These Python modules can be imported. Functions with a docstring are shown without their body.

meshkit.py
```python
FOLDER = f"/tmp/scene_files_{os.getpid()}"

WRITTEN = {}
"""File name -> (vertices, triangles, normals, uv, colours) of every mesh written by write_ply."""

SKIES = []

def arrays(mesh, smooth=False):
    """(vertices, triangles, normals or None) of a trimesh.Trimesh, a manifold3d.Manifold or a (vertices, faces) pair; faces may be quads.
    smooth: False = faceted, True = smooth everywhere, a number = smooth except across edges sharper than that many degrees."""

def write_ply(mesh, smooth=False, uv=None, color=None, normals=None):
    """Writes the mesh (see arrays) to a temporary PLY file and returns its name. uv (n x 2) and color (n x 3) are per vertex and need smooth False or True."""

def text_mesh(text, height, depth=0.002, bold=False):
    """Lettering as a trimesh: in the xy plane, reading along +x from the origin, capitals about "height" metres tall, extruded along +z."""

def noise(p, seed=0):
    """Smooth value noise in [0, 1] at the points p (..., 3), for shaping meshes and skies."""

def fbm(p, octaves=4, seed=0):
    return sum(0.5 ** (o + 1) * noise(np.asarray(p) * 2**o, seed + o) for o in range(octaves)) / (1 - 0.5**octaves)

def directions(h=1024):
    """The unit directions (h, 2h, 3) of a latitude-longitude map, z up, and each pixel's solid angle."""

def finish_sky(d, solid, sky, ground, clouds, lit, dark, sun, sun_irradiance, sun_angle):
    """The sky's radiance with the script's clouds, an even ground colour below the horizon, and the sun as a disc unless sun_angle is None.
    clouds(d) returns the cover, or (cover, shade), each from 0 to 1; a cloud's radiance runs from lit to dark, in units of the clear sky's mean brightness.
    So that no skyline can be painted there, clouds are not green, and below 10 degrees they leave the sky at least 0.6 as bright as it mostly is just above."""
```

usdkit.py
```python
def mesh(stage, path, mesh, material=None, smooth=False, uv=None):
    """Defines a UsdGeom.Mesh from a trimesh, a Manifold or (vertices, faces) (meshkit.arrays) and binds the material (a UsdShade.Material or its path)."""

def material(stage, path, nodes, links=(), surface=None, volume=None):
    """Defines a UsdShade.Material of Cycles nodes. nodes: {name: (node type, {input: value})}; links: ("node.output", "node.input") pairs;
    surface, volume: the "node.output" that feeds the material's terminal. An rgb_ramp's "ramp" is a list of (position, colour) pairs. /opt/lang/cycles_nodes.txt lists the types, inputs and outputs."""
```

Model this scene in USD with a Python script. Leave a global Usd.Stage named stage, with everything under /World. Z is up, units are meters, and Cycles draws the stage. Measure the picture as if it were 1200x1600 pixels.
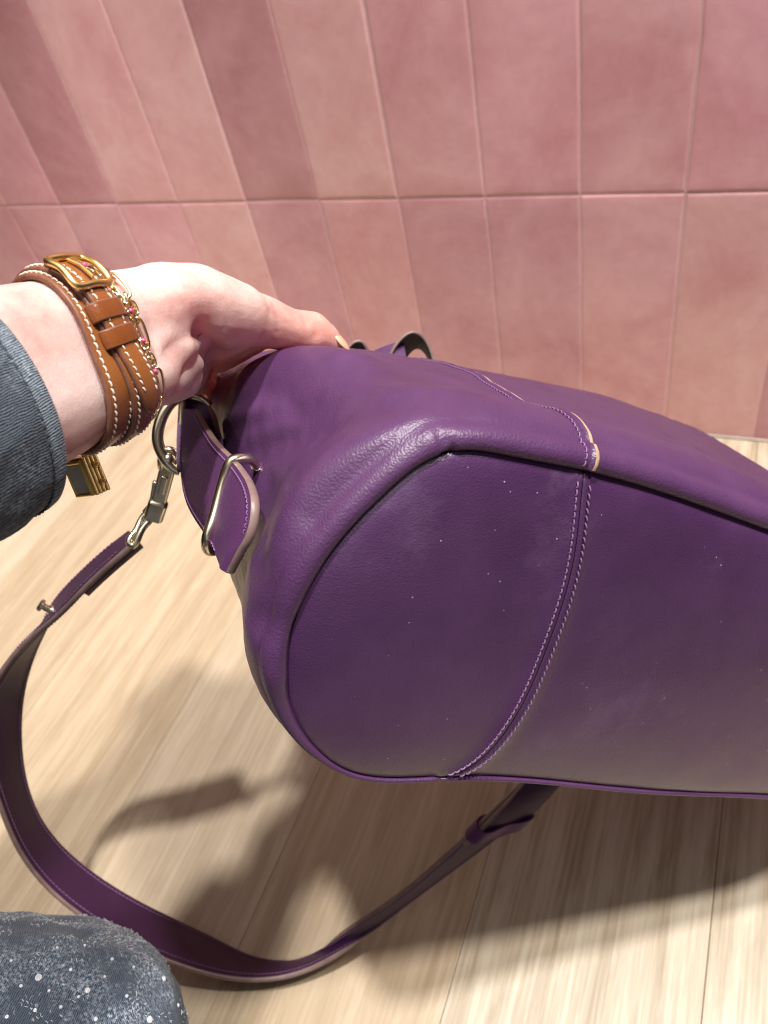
import math, random
import numpy as np, trimesh, manifold3d, usdkit, meshkit
from pxr import Usd, UsdGeom, UsdLux, UsdShade, Gf, Sdf
from scipy.interpolate import CubicSpline, PchipInterpolator, make_interp_spline
from scipy.spatial import Delaunay, cKDTree
from shapely.geometry import Polygon, Point

random.seed(7); rng = np.random.default_rng(7)
stage = Usd.Stage.CreateInMemory()
UsdGeom.SetStageUpAxis(stage, 'Z'); UsdGeom.SetStageMetersPerUnit(stage, 1.0)
UsdGeom.Xform.Define(stage, '/World'); UsdGeom.Scope.Define(stage, '/World/Looks')

# ------------------------------------------------------------------ camera (x along the wall, y into the wall, z up; wall face at y = 0)
FPX, CAM_H, CAM_D = 1188.0, 0.655, 0.768
RIGHT = np.array([.91349, .139605, -.38216]); DOWN = np.array([.18667, .690776, .698557])
DOWN = DOWN - RIGHT * (DOWN @ RIGHT); DOWN /= np.linalg.norm(DOWN); RIGHT /= np.linalg.norm(RIGHT)
INTO = np.cross(RIGHT, DOWN)
CAM = np.array([0, -CAM_D, CAM_H])
B = np.stack([RIGHT, INTO, -DOWN])                      # camera axes (x right, y down, z ahead) -> world
def c2w(X): return np.asarray(X, float) @ B.T + CAM
def w2c(W): return (np.asarray(W, float) - CAM) @ B
def px(W):
    c = w2c(W); return np.stack([600 + FPX * c[..., 0] / c[..., 2], 800 + FPX * c[..., 1] / c[..., 2]], -1)
def ray(p):
    p = np.asarray(p, float); return np.stack([(p[..., 0] - 600) / FPX, (p[..., 1] - 800) / FPX, np.ones(p.shape[:-1])], -1)
def at(x, y, d): return c2w(ray(np.array([x, y], float)) * d)
def pts(rows): return np.array([at(*r) for r in rows])
cam = UsdGeom.Camera.Define(stage, '/World/camera')
cam.CreateFocalLengthAttr(26.0); cam.CreateHorizontalApertureAttr(26.0 * 1200 / FPX); cam.CreateVerticalApertureAttr(26.0 * 1600 / FPX)
cam.CreateFStopAttr(11.0); cam.CreateFocusDistanceAttr(0.33); cam.CreateClippingRangeAttr((0.02, 100)); cam.CreateExposureAttr(0.13)
cx, cy, cz = B @ [1, 0, 0], B @ [0, -1, 0], B @ [0, 0, -1]
UsdGeom.Xformable(cam).AddTransformOp().Set(Gf.Matrix4d(*cx, 0, *cy, 0, *cz, 0, *CAM, 1))

# ------------------------------------------------------------------ lamps: two ceiling spots, an added left spot and two added soft fills
def sphere_lamp(name, pos, r, power, col):
    l = UsdLux.SphereLight.Define(stage, '/World/' + name); l.CreateRadiusAttr(r); l.CreateIntensityAttr(power); l.CreateColorAttr(Gf.Vec3f(*col))
    l.AddTranslateOp().Set(Gf.Vec3d(*map(float, pos)))
def rect_lamp(name, pos, target, w, h, power, col):
    l = UsdLux.RectLight.Define(stage, '/World/' + name); l.CreateWidthAttr(w); l.CreateHeightAttr(h); l.CreateIntensityAttr(power); l.CreateColorAttr(Gf.Vec3f(*col))
    z = np.array(pos, float) - np.array(target, float); z /= np.linalg.norm(z)
    x = np.cross([0.01, 1, 0], z); x /= np.linalg.norm(x); y = np.cross(z, x)
    l.AddTransformOp().Set(Gf.Matrix4d(*x, 0, *y, 0, *z, 0, *map(float, pos), 1))
HS = 2.55
def spot_lamp(name, pos, target, r, power, col, cone, soft=.3):
    l = UsdLux.SphereLight.Define(stage, '/World/' + name); l.CreateRadiusAttr(r); l.CreateIntensityAttr(power); l.CreateColorAttr(Gf.Vec3f(*col))
    sh = UsdLux.ShapingAPI.Apply(l.GetPrim()); sh.CreateShapingConeAngleAttr(cone); sh.CreateShapingConeSoftnessAttr(soft)
    z = np.array(pos, float) - np.array(target, float); z /= np.linalg.norm(z); x = np.cross([0, 1, 0], z); x /= np.linalg.norm(x); y = np.cross(z, x)
    l.AddTransformOp().Set(Gf.Matrix4d(*x, 0, *y, 0, *z, 0, *map(float, pos), 1))
spot_lamp('key_spot', (-.24 + .10 * HS, -.60 + .03 * HS, HS), (-.35, -.46, 0), .060, 1620, (1, .985, .955), 19, .22)
spot_lamp('second_spot', (-.24 + .44 * HS, -.58 + .13 * HS, HS), (-.42, -.46, 0), .085, 900, (1, .955, .89), 17, .25)
spot_lamp('left_wall_fill', (-1.35, -.75, HS), (-1.22, -.12, 0), .06, 900, (1, .98, .97), 19, .5)  # added spot that brightens the left end of the wall
rect_lamp('overhead_fill', (-.3, -1.6, 2.7), (-.3, -1.4, 0), 3.0, 2.4, 0.98, (1, .975, .94))  # added overhead panel for ambient fill, stands for no real fixture
rect_lamp('rear_fill', (1.6, -3.2, 1.6), (0, -.4, .4), 2.2, 1.8, 0.38, (.93, .96, 1))  # added soft fill panel behind the camera, no real window

# ------------------------------------------------------------------ helpers
USED = {}
def numbered(parent, name):
    n = USED.get((parent, name), -1) + 1; USED[(parent, name)] = n
    return f'{parent}/{name}' if n == 0 else f'{parent}/{name}_{n:03d}'
def meta(p, label=None, cat=None, group=None, kind=None):
    for k, v in (('label', label), ('category', cat), ('group', group), ('kind', kind)):
        if v: p.SetCustomDataByKey(k, v)
def thing(name, label=None, cat=None, loc=(0, 0, 0), group=None, kind=None):
    x = UsdGeom.Xform.Define(stage, numbered('/World', name)); x.AddTranslateOp().Set(Gf.Vec3d(*map(float, loc)))
    p = x.GetPrim(); meta(p, label, cat, group, kind); ORIG[str(p.GetPath())] = np.array(loc, float)
    return p
ORIG = {}
def part(parent, name, mesh, mat, smooth=40, label=None, kind=None, loc=None):
    path = numbered(str(parent.GetPath()), name)
    org = ORIG[str(parent.GetPath())]
    v, f = (mesh.vertices, mesh.faces) if isinstance(mesh, trimesh.Trimesh) else mesh
    m = usdkit.mesh(stage, path, trimesh.Trimesh(np.asarray(v) - org, np.asarray(f), process=False), mat, smooth=smooth)
    p = m.GetPrim(); ORIG[path] = org; meta(p, label, None, None, kind)
    return p
def cat(ms):
    vs, fs, n = [], [], 0
    for m in ms:
        v, f = (m.vertices, m.faces) if isinstance(m, trimesh.Trimesh) else m
        f = np.asarray(f)
        if f.shape[1] == 4: f = np.vstack([f[:, [0, 1, 2]], f[:, [0, 2, 3]]])
        vs.append(v); fs.append(f + n); n += len(v)
    return trimesh.Trimesh(np.vstack(vs), np.vstack(fs), process=False)
def grid(P, close_u=False, close_v=False):
    """P (nu, nv, 3) -> triangles; normals follow d/du x d/dv."""
    nu, nv = P.shape[:2]; idx = np.arange(nu * nv).reshape(nu, nv)
    a = idx if close_u else idx[:-1]; b = np.roll(idx, -1, 0) if close_u else idx[1:]
    def c(q): return (q, np.roll(q, -1, 1)) if close_v else (q[:, :-1], q[:, 1:])
    a0, a1 = c(a); b0, b1 = c(b)
    q = np.stack([a0, b0, b1, a1], -1).reshape(-1, 4)
    return trimesh.Trimesh(P.reshape(-1, 3), np.vstack([q[:, [0, 1, 2]], q[:, [0, 2, 3]]]), process=False)
def spline(P, n, closed=False, k=3):
    P = np.asarray(P, float)
    if closed: P = np.vstack([P, P[:1]])
    t = np.r_[0, np.cumsum(np.linalg.norm(np.diff(P, axis=0), axis=1))]; t /= t[-1]
    if closed: return CubicSpline(t, P, bc_type='periodic')(np.linspace(0, 1, n, endpoint=False))
    if len(P) < 4: k = len(P) - 1
    return make_interp_spline(t, P, k=k)(np.linspace(0, 1, n))
def even(P, n, closed=False):
    P = np.asarray(P, float); Q = np.vstack([P, P[:1]]) if closed else P
    t = np.r_[0, np.cumsum(np.linalg.norm(np.diff(Q, axis=0), axis=1))]
    s = np.linspace(0, t[-1], n, endpoint=not closed)
    return np.stack([np.interp(s, t, Q[:, k]) for k in range(Q.shape[1])], 1)
def unit(v): v = np.asarray(v, float); return v / np.maximum(np.linalg.norm(v, axis=-1, keepdims=True), 1e-12)
def tangents(P, closed=False):
    return unit(np.roll(P, -1, 0) - np.roll(P, 1, 0)) if closed else unit(np.gradient(P, axis=0))
def tube(P, r, n=10, closed=False, caps=True, flat=None):
    """round (or with flat=(a,b) elliptical) tube along P"""
    P = np.asarray(P, float); T = tangents(P, closed); r = np.broadcast_to(np.asarray(r, float), (len(P),))
    ref = np.array([0, 0, 1.0]) if abs(T[0][2]) < .9 else np.array([1.0, 0, 0])
    u = unit(np.cross(T[0], ref)); U = [u]
    for i in range(1, len(P)):
        u = unit(u - T[i] * (u @ T[i])); U.append(u)
    U = np.array(U); V = np.cross(T, U)
    if closed:      # untwist
        u = unit(U[-1] - T[0] * (U[-1] @ T[0])); ang = math.atan2(np.cross(u, U[0]) @ T[0], u @ U[0])
        w = np.linspace(0, ang, len(P), endpoint=False)[:, None]; U, V = U * np.cos(w) + V * np.sin(w), V * np.cos(w) - U * np.sin(w)
    a = np.linspace(0, 2 * np.pi, n, endpoint=False)
    fa, fb = flat or (1, 1)
    G = P[:, None] + r[:, None, None] * (fa * np.cos(a)[None, :, None] * U[:, None] + fb * np.sin(a)[None, :, None] * V[:, None])
    m = grid(G, closed, True)
    if not closed and caps:
        vs = np.vstack([m.vertices, P[0], P[-1]]); k = len(P) * n; f = []
        for j in range(n):
            jn = (j + 1) % n; f.append([k, jn, j]); f.append([k + 1, k - n + j, k - n + jn])
        m = trimesh.Trimesh(vs, np.vstack([m.faces, f]), process=False)
    m.fix_normals() if False else None
    return flipped_out(m)
def flipped_out(m):
    if m.volume < 0: m.faces = m.faces[:, ::-1]
    return m
def ball(c, r, sub=2): m = trimesh.creation.icosphere(sub, r); m.apply_translation(c); return m
def rbox(size, r=.0006, seg=8):
    """box with rounded edges, centred"""
    h = np.array(size, float) / 2 - r
    ms = [manifold3d.Manifold.sphere(r, seg).translate([sx * h[0], sy * h[1], sz * h[2]]) for sx in (-1, 1) for sy in (-1, 1) for sz in (-1, 1)]
    m = manifold3d.Manifold.batch_hull(ms).to_mesh(); return trimesh.Trimesh(m.vert_properties[:, :3], m.tri_verts, process=False)
def placed(m, o, x, y, z):
    M = np.eye(4); M[:3, 0], M[:3, 1], M[:3, 2], M[:3, 3] = x, y, z, o; m = m.copy(); m.apply_transform(M); return m
def frame(z, up):
    z = unit(z); x = unit(np.cross(up, z)); return x, np.cross(z, x), z
def strip(Ea, Eb, th, nrm=None, nw=9):
    """a leather band between two edge curves: (face mesh, back mesh, edge meshes). The face lies on the side of cross(tangent, b - a)."""
    Ea, Eb = np.asarray(Ea), np.asarray(Eb); T = tangents((Ea + Eb) / 2); W = unit(Eb - Ea); N = unit(np.cross(T, W))
    w = np.linspace(0, 1, nw); crown = .0006 * np.sin(np.pi * w)
    P = Ea[:, None] * (1 - w)[None, :, None] + Eb[:, None] * w[None, :, None]
    top = P + N[:, None] * (th / 2 + crown)[None, :, None]; bot = P - N[:, None] * (th / 2 + crown * .3)[None, :, None]
    def rim(E, s):
        a = np.linspace(-np.pi / 2, np.pi / 2, 7)
        return grid(E[:, None] + N[:, None] * (th / 2 * np.sin(a))[None, :, None] + s * W[:, None] * (th * .35 * np.cos(a))[None, :, None])
    def endcap(i): return grid(np.stack([top[i], bot[i]]))
    return grid(top), cat([grid(bot), endcap(0), endcap(-1)]), rim(Ea, -1), rim(Eb, 1), N
def stitches(P, N, pitch=.0032, length=.0023, r=.00036, tilt=0.0, side=None):
    """a row of thread stitches along P, lying on the surface with normals N"""
    L = np.r_[0, np.cumsum(np.linalg.norm(np.diff(P, axis=0), axis=1))]; s = np.arange(pitch / 2, L[-1] - pitch / 2, pitch); out = []
    f = lambda q, A: np.array([np.interp(q, L, A[:, k]) for k in range(3)])
    for q in s:
        a, b = f(q - length / 2, P), f(q + length / 2, P); n = unit(f(q, N))
        if tilt: t = unit(b - a); w = np.cross(n, t); a = a - w * tilt; b = b + w * tilt
        C = np.array([a - n * r * .8, a * .75 + b * .25 + n * r * .7, a * .25 + b * .75 + n * r * .7, b - n * r * .8])
        out.append(tube(C, r, 5))
    return cat(out)
def front(V, X, rad=8):
    """the frontmost point of the vertices V near each pixel of X"""
    P = px(V); d = w2c(V)[:, 2]; t = cKDTree(P); out = []
    for x in np.asarray(X, float):
        k = t.query_ball_point(x, rad) or [t.query(x)[1]]; k = np.array(k); k = k[d[k] < d[k].min() + .012]
        k = k[np.argmin(((P[k] - x) ** 2).sum(1))]; out.append(V[k])
    return np.array(out)
def dist_line(V, L):
    best = np.full(len(V), 9.0)
    for a, b in zip(L[:-1], L[1:]):
        t = np.clip(((V - a) @ (b - a)) / max((b - a) @ (b - a), 1e-12), 0, 1)
        best = np.minimum(best, np.linalg.norm(V - a - t[:, None] * (b - a), axis=1))
    return best
def dent(V, Nn, X, amp, sig, taper=True):
    """a ridge (amp > 0) or crease along the line that the pixels X mark on the surface V"""
    L = spline(front(V, X), 24, k=2 if len(X) < 4 else 3); d = dist_line(V, L); w = np.exp(-.5 * (d / sig) ** 2)
    return V + Nn * (amp * w)[:, None]

# ------------------------------------------------------------------ materials
def mat(name, nodes, links, surface='p.BSDF'): return usdkit.material(stage, '/World/Looks/' + name, nodes, links, surface=surface)
def noisy(name, c1, c2, scale, rough=.5, bump=None, detail=4, stretch=None, spec=.5, extra=None, contrast=(.35, .65), rough2=None, metallic=0):
    """colour from c1 to c2 by noise; bump = (scale, distance, strength)"""
    n = {'co': ('texture_coordinate', {}), 'm': ('mapping', {'scale': stretch or (1, 1, 1)}), 'n': ('noise_texture', {'scale': scale, 'detail': detail, 'roughness': .6}),
         'r': ('rgb_ramp', {'ramp': [(contrast[0], c1), (contrast[1], c2)]}), 'p': ('principled_bsdf', dict({'roughness': rough, 'specular_ior_level': spec, 'metallic': metallic}, **(extra or {})))}
    l = [('co.object', 'm.vector'), ('m.vector', 'n.vector'), ('n.fac', 'r.fac'), ('r.color', 'p.base_color')]
    if rough2 is not None:
        n['rr'] = ('map_range', {'from_min': .3, 'from_max': .7, 'to_min': rough, 'to_max': rough2}); l += [('n.fac', 'rr.value'), ('rr.result', 'p.roughness')]
    if bump:
        n['bn'] = ('noise_texture', {'scale': bump[0], 'detail': 3}); n['b'] = ('bump', {'distance': bump[1], 'strength': bump[2]})
        l += [('m.vector', 'bn.vector'), ('bn.fac', 'b.height'), ('b.normal', 'p.normal')]
    return mat(name, n, l)
def leather(name, c1, c2, grain, dist, rough, dust=0.0, spec=.5, coat=0.0):
    n = {'co': ('texture_coordinate', {}), 'n': ('noise_texture', {'scale': 22, 'detail': 5, 'roughness': .6}), 'r': ('rgb_ramp', {'ramp': [(.3, c1), (.7, c2)]}),
         'v': ('voronoi_texture', {'scale': grain, 'feature': 'smooth_f1', 'smoothness': .4}), 'v2': ('noise_texture', {'scale': grain * .5, 'detail': 4}),
         'ad': ('math', {'math_type': 'multiply_add', 'value2': .55}), 'b': ('bump', {'distance': dist, 'strength': 1.0}),
         'rr': ('map_range', {'from_min': .3, 'from_max': .7, 'to_min': rough - .05, 'to_max': rough + .06}),
         'p': ('principled_bsdf', {'specular_ior_level': spec, 'coat_weight': coat, 'coat_roughness': .34, 'coat_ior': 1.6})}
    l = [('co.object', 'n.vector'), ('co.object', 'v.vector'), ('co.object', 'v2.vector'), ('n.fac', 'r.fac'), ('v2.fac', 'ad.value1'), ('v.distance', 'ad.value3'),
         ('ad.value', 'b.height'), ('b.normal', 'p.normal'), ('n.fac', 'rr.value'), ('rr.result', 'p.roughness')]
    if dust:
        n.update({'dv': ('voronoi_texture', {'scale': 165, 'randomness': 1}), 'dn': ('noise_texture', {'scale': 70, 'detail': 3}), 'dt': ('math', {'math_type': 'multiply', 'value2': 2.0}),
                  'dp': ('math', {'math_type': 'power', 'value2': 6.0}), 'dc': ('math', {'math_type': 'minimum', 'value2': .065}), 'dl': ('math', {'math_type': 'less_than'}),
                  'sn': ('noise_texture', {'scale': 9, 'detail': 8, 'roughness': .75}), 'sr': ('rgb_ramp', {'ramp': [(.54, (0, 0, 0)), (.74, (.22, .22, .22))]}),
                  'da': ('math', {'math_type': 'multiply', 'value2': dust}), 'mx0': ('mix_color', {'b': (.30, .20, .34)}), 'mx': ('mix_color', {'b': (.55, .50, .56)})})
        l += [('co.object', 'dv.vector'), ('co.object', 'dn.vector'), ('co.object', 'sn.vector'), ('dn.fac', 'dp.value1'), ('dp.value', 'dt.value1'), ('dv.distance', 'dl.value1'), ('dt.value', 'dc.value1'), ('dc.value', 'dl.value2'), ('dl.value', 'da.value1'),
              ('sn.fac', 'sr.fac'), ('sr.color', 'mx0.fac'), ('r.color', 'mx0.a'), ('mx0.result', 'mx.a'), ('da.value', 'mx.fac'), ('mx.result', 'p.base_color')]
    else: l += [('r.color', 'p.base_color')]
    return mat(name, n, l)
PURPLE = leather('purple_leather', (.066, .0238, .076), (.088, .0330, .100), 1000, .00015, .40)
PURPLE_BASE = leather('purple_base_leather', (.052, .0178, .064), (.070, .0245, .086), 1300, .00013, .34, dust=.5, spec=.55, coat=.35)
PURPLE_STRAP = leather('purple_strap_leather', (.034, .010, .036), (.047, .014, .049), 1000, .00008, .45, spec=.25)
PURPLE_TAB = leather('purple_tab_leather', (.076, .0245, .084), (.098, .033, .106), 1100, .00010, .48, spec=.28)
LINING = leather('suede_lining', (.03, .014, .03), (.05, .02, .045), 900, .0002, .8)
EDGE = noisy('edge_paint', (.17, .107, .098), (.23, .15, .137), 90, .42, (260, .0002, .5))
RAW_EDGE = noisy('raw_leather_edge', (.42, .27, .17), (.52, .36, .25), 300, .6)
THREAD = noisy('purple_thread', (.17, .08, .185), (.22, .11, .235), 900, .55)
GOLD_PALE = noisy('brushed_pale_gold', (.66, .57, .42), (.76, .68, .53), 40, .26, (400, .0001, .25), metallic=1)
GOLD = noisy('yellow_gold', (.92, .64, .20), (1.0, .76, .32), 60, .3, metallic=1)
GOLD_CHAIN = noisy('light_gold', (.88, .68, .34), (.96, .78, .46), 60, .2, metallic=1)
TAN = leather('tan_leather', (.19, .060, .015), (.28, .095, .025), 900, .00006, .32)
TAN_KEEP = leather('dark_tan_leather', (.16, .043, .012), (.23, .067, .017), 900, .00006, .28)
TAN_EDGE = noisy('tan_leather_edge', (.13, .05, .03), (.20, .08, .05), 200, .5)
WHITE_THREAD = noisy('cream_thread', (.66, .52, .44), (.78, .66, .58), 800, .7)
PINK_BEAD = noisy('pink_bead', (.75, .05, .20), (.85, .12, .30), 100, .2)
NAIL = noisy('nail', (.62, .36, .24), (.72, .46, .32), 60, .25)
STONE_GLASS = mat('clear_rhinestone', {'p': ('principled_bsdf', {'base_color': (.92, .95, 1), 'roughness': .08, 'ior': 1.7, 'metallic': .35})}, [])
WATCH_FACE = noisy('grey_mirror', (.30, .29, .28), (.38, .365, .35), 60, .15)
def skin():
    n = {'co': ('texture_coordinate', {}), 'n': ('noise_texture', {'scale': 38, 'detail': 5, 'roughness': .6}), 'r': ('rgb_ramp', {'ramp': [(.36, (.52, .285, .26)), (.50, (.63, .41, .37)), (.66, (.71, .49, .45))]}),
         'vl': ('vector_math', {'math_type': 'distance', 'vector2': tuple(at(505, 520, .392))}), 'vr': ('map_range', {'from_min': .012, 'from_max': .045, 'to_min': .5, 'to_max': 0.0}),
         'g': ('geometry', {}), 'mx': ('mix_color', {'b': (.66, .24, .19)}), 'bn': ('voronoi_texture', {'scale': 900, 'feature': 'f1'}), 'b': ('bump', {'distance': .00009, 'strength': .8}),
         'p': ('principled_bsdf', {'roughness': .48, 'subsurface_weight': .35, 'subsurface_scale': .004, 'subsurface_radius': (1, .35, .2), 'specular_ior_level': .4})}
    return mat('skin', n, [('co.object', 'n.vector'), ('n.fac', 'r.fac'), ('g.position', 'vl.vector1'), ('vl.value', 'vr.value'), ('vr.result', 'mx.fac'), ('r.color', 'mx.a'), ('mx.result', 'p.base_color'),
                           ('co.object', 'bn.vector'), ('bn.distance', 'b.height'), ('b.normal', 'p.normal')])
SKIN = skin()
def denim(name, dark, light, wear, d1, pitch=.0011, wearpos=(.5, .62), wearamt=.7):
    d1 = unit(d1); k = 2 * np.pi / 20 / pitch
    n = {'co': ('geometry', {}), 'dt': ('vector_math', {'math_type': 'dot_product', 'vector2': tuple(d1)}), 'cx': ('combine_xyz', {}), 'w': ('wave_texture', {'scale': k, 'distortion': 0}),
         'jn': ('noise_texture', {'scale': 260, 'detail': 3}), 'ja': ('math', {'math_type': 'multiply_add', 'value2': .0013}), 'n': ('noise_texture', {'scale': 28, 'detail': 6, 'roughness': .65}), 'n2': ('noise_texture', {'scale': 700, 'detail': 4, 'roughness': .7}),
         'mm': ('math', {'math_type': 'multiply_add', 'value2': 1.3}), 'ms': ('math', {'math_type': 'multiply', 'value2': .62}), 'r': ('rgb_ramp', {'ramp': [(.30, dark), (.95, light)]}), 'wr': ('rgb_ramp', {'ramp': [(wearpos[0], (0, 0, 0)), (wearpos[1], (1, 1, 1))]}),
         'wm': ('math', {'math_type': 'multiply', 'value2': wearamt}), 'mx': ('mix_color', {'b': wear}), 'sp': ('math', {'math_type': 'multiply'}), 'hr': ('map_range', {'from_min': .45, 'from_max': .66}), 'b': ('bump', {'distance': .0003, 'strength': 1}),
         'p': ('principled_bsdf', {'roughness': .85, 'specular_ior_level': .2, 'sheen_weight': .12})}
    return mat(name, n, [('co.position', 'dt.vector1'), ('co.position', 'jn.vector'), ('jn.fac', 'ja.value1'), ('dt.value', 'ja.value3'), ('ja.value', 'cx.x'), ('cx.vector', 'w.vector'), ('co.position', 'n.vector'), ('co.position', 'n2.vector'),
                         ('n2.fac', 'mm.value1'), ('w.fac', 'mm.value3'), ('mm.value', 'ms.value1'), ('ms.value', 'r.fac'), ('n.fac', 'wr.fac'), ('n2.fac', 'hr.value'), ('wr.color', 'sp.value1'), ('hr.result', 'sp.value2'), ('sp.value', 'wm.value1'), ('wm.value', 'mx.fac'), ('r.color', 'mx.a'), ('mx.result', 'p.base_color'),
                         ('mm.value', 'b.height'), ('b.normal', 'p.normal')])
DENIM = denim('blue_denim', (.014, .019, .030), (.10, .125, .16), (.36, .42, .50), B @ np.array([.55, .75, .2]), .0008, (.45, .64), .8)
DENIM_HEM = denim('worn_denim_hem', (.035, .045, .060), (.20, .235, .28), (.46, .52, .60), B @ np.array([.55, .75, .2]), .0008, (.44, .62), .8)
JEANS = denim('grey_distressed_denim', (.018, .026, .042), (.10, .13, .18), (.50, .56, .66), B @ np.array([.75, .6, .2]), .0009, (.44, .60), 1.0)

# ------------------------------------------------------------------ the wall: glazed pink tiles, 100 x 300 mm, on a pink grout bed
TW, TH, PX0 = .1005, .3010, -.158            # pitch, first joint (x of the joint under pixel 907,300)
Z0 = .0
def tile_mats():
    out = []
    for i, (a, b) in enumerate([((.58, .27, .285), (.70, .385, .40)), ((.45, .20, .215), (.57, .29, .305)), ((.60, .275, .30), (.72, .385, .415)), ((.63, .315, .315), (.73, .43, .425)), ((.51, .232, .262), (.64, .345, .37))]):
        n = {'g': ('geometry', {}), 'oi': ('object_info', {}), 'n': ('noise_texture', {'scale': 7, 'detail': 7, 'roughness': .62, 'distortion': .6}), 'n3': ('noise_texture', {'scale': 55, 'detail': 5, 'roughness': .7}),
             'ma': ('math', {'math_type': 'multiply_add', 'value2': .35}), 'r': ('rgb_ramp', {'ramp': [(.52, a), (.82, b)]}), 'bn': ('noise_texture', {'scale': 16, 'detail': 2}), 'b': ('bump', {'distance': .0022, 'strength': .32}),
             'rr': ('map_range', {'from_min': .35, 'from_max': .65, 'to_min': .08, 'to_max': .20}), 'p': ('principled_bsdf', {'specular_ior_level': .6})}
        out.append(mat(f'pink_glaze_{"abcde"[i]}', n, [('g.position', 'n.vector'), ('g.position', 'n3.vector'), ('g.position', 'bn.vector'), ('n3.fac', 'ma.value1'), ('n.fac', 'ma.value3'), ('ma.value', 'r.fac'), ('r.color', 'p.base_color'),
                       ('bn.fac', 'b.height'), ('b.normal', 'p.normal'), ('n.fac', 'rr.value'), ('rr.result', 'p.roughness')]))
    return out
TILES = tile_mats()
GROUT = noisy('pink_grout', (.64, .39, .39), (.72, .48, .47), 120, .85, (700, .0004, .8))
def tile_mesh(w, h, seed):
    """pillowed tile with softened edges; x, z in plane, face towards -y"""
    r = np.random.default_rng(seed); ins = np.array([0, .0004, .0012, .003, .012])
    xs = np.r_[-w / 2 + ins, -w * .2, 0, w * .2, w / 2 - ins[::-1]]; zs = np.r_[-h / 2 + ins, -h * .3, -h * .1, h * .1, h * .3, h / 2 - ins[::-1]]
    X, Zz = np.meshgrid(xs, zs, indexing='ij')
    e = np.minimum(np.minimum(X + w / 2, w / 2 - X), np.minimum(Zz + h / 2, h / 2 - Zz))
    y = -.0009 * (1 - np.exp(-e / .0011)) - .0003 * (1 - np.exp(-e / .012)) + .0004 * (meshkit.noise(np.stack([X * 30, Zz * 18, X * 0 + seed], -1)) - .5)
    wob = (np.stack([X * 22, Zz * 22, X * 0 + seed * 3.1], -1)); Xw = X + .0009 * (meshkit.noise(wob, 3) - .5); Zw = Zz + .0009 * (meshkit.noise(wob, 5) - .5)
    P = np.stack([Xw, y, Zw], -1); ring = np.concatenate([P[:, 0], P[-1, 1:], P[::-1, -1][1:], P[0, ::-1][1:-1]])
    back = ring + [0, .007, 0]; back[:, 1] = .007
    return cat([flip(grid(P)), flip(grid(np.stack([ring, back]), close_v=True))])
def sub_mesh(v, f): m = trimesh.Trimesh(v, f, process=False); m.remove_unreferenced_vertices(); return m
def flip(m): m.faces = m.faces[:, ::-1]; return m
wall = thing('wall', 'pink glazed tile wall behind the purple bag', 'wall', kind='structure')
tile_set = [tile_mesh(TW - .0016, TH - .0018, s) for s in range(5)]
k0, k1 = -17, 7
for row in range(0, 3):
    for k in range(k0, k1):
        c = np.array([PX0 + (k + .5) * TW, 0, Z0 + (row + .5) * TH]); m = tile_set[rng.integers(5)].copy()
        tilt = np.clip(rng.normal(0, .0013, 2), -.002, .002)
        M = trimesh.transformations.euler_matrix(tilt[0], 0, tilt[1]); m.apply_transform(M); m.apply_translation(c + [rng.normal(0, .00025), rng.normal(0, .00012), rng.normal(0, .0002)])
        part(wall, 'tile', m, TILES[rng.choice(5, p=[.28, .16, .2, .2, .16])], 35)
xa, xb = PX0 + k0 * TW, PX0 + k1 * TW
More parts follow.
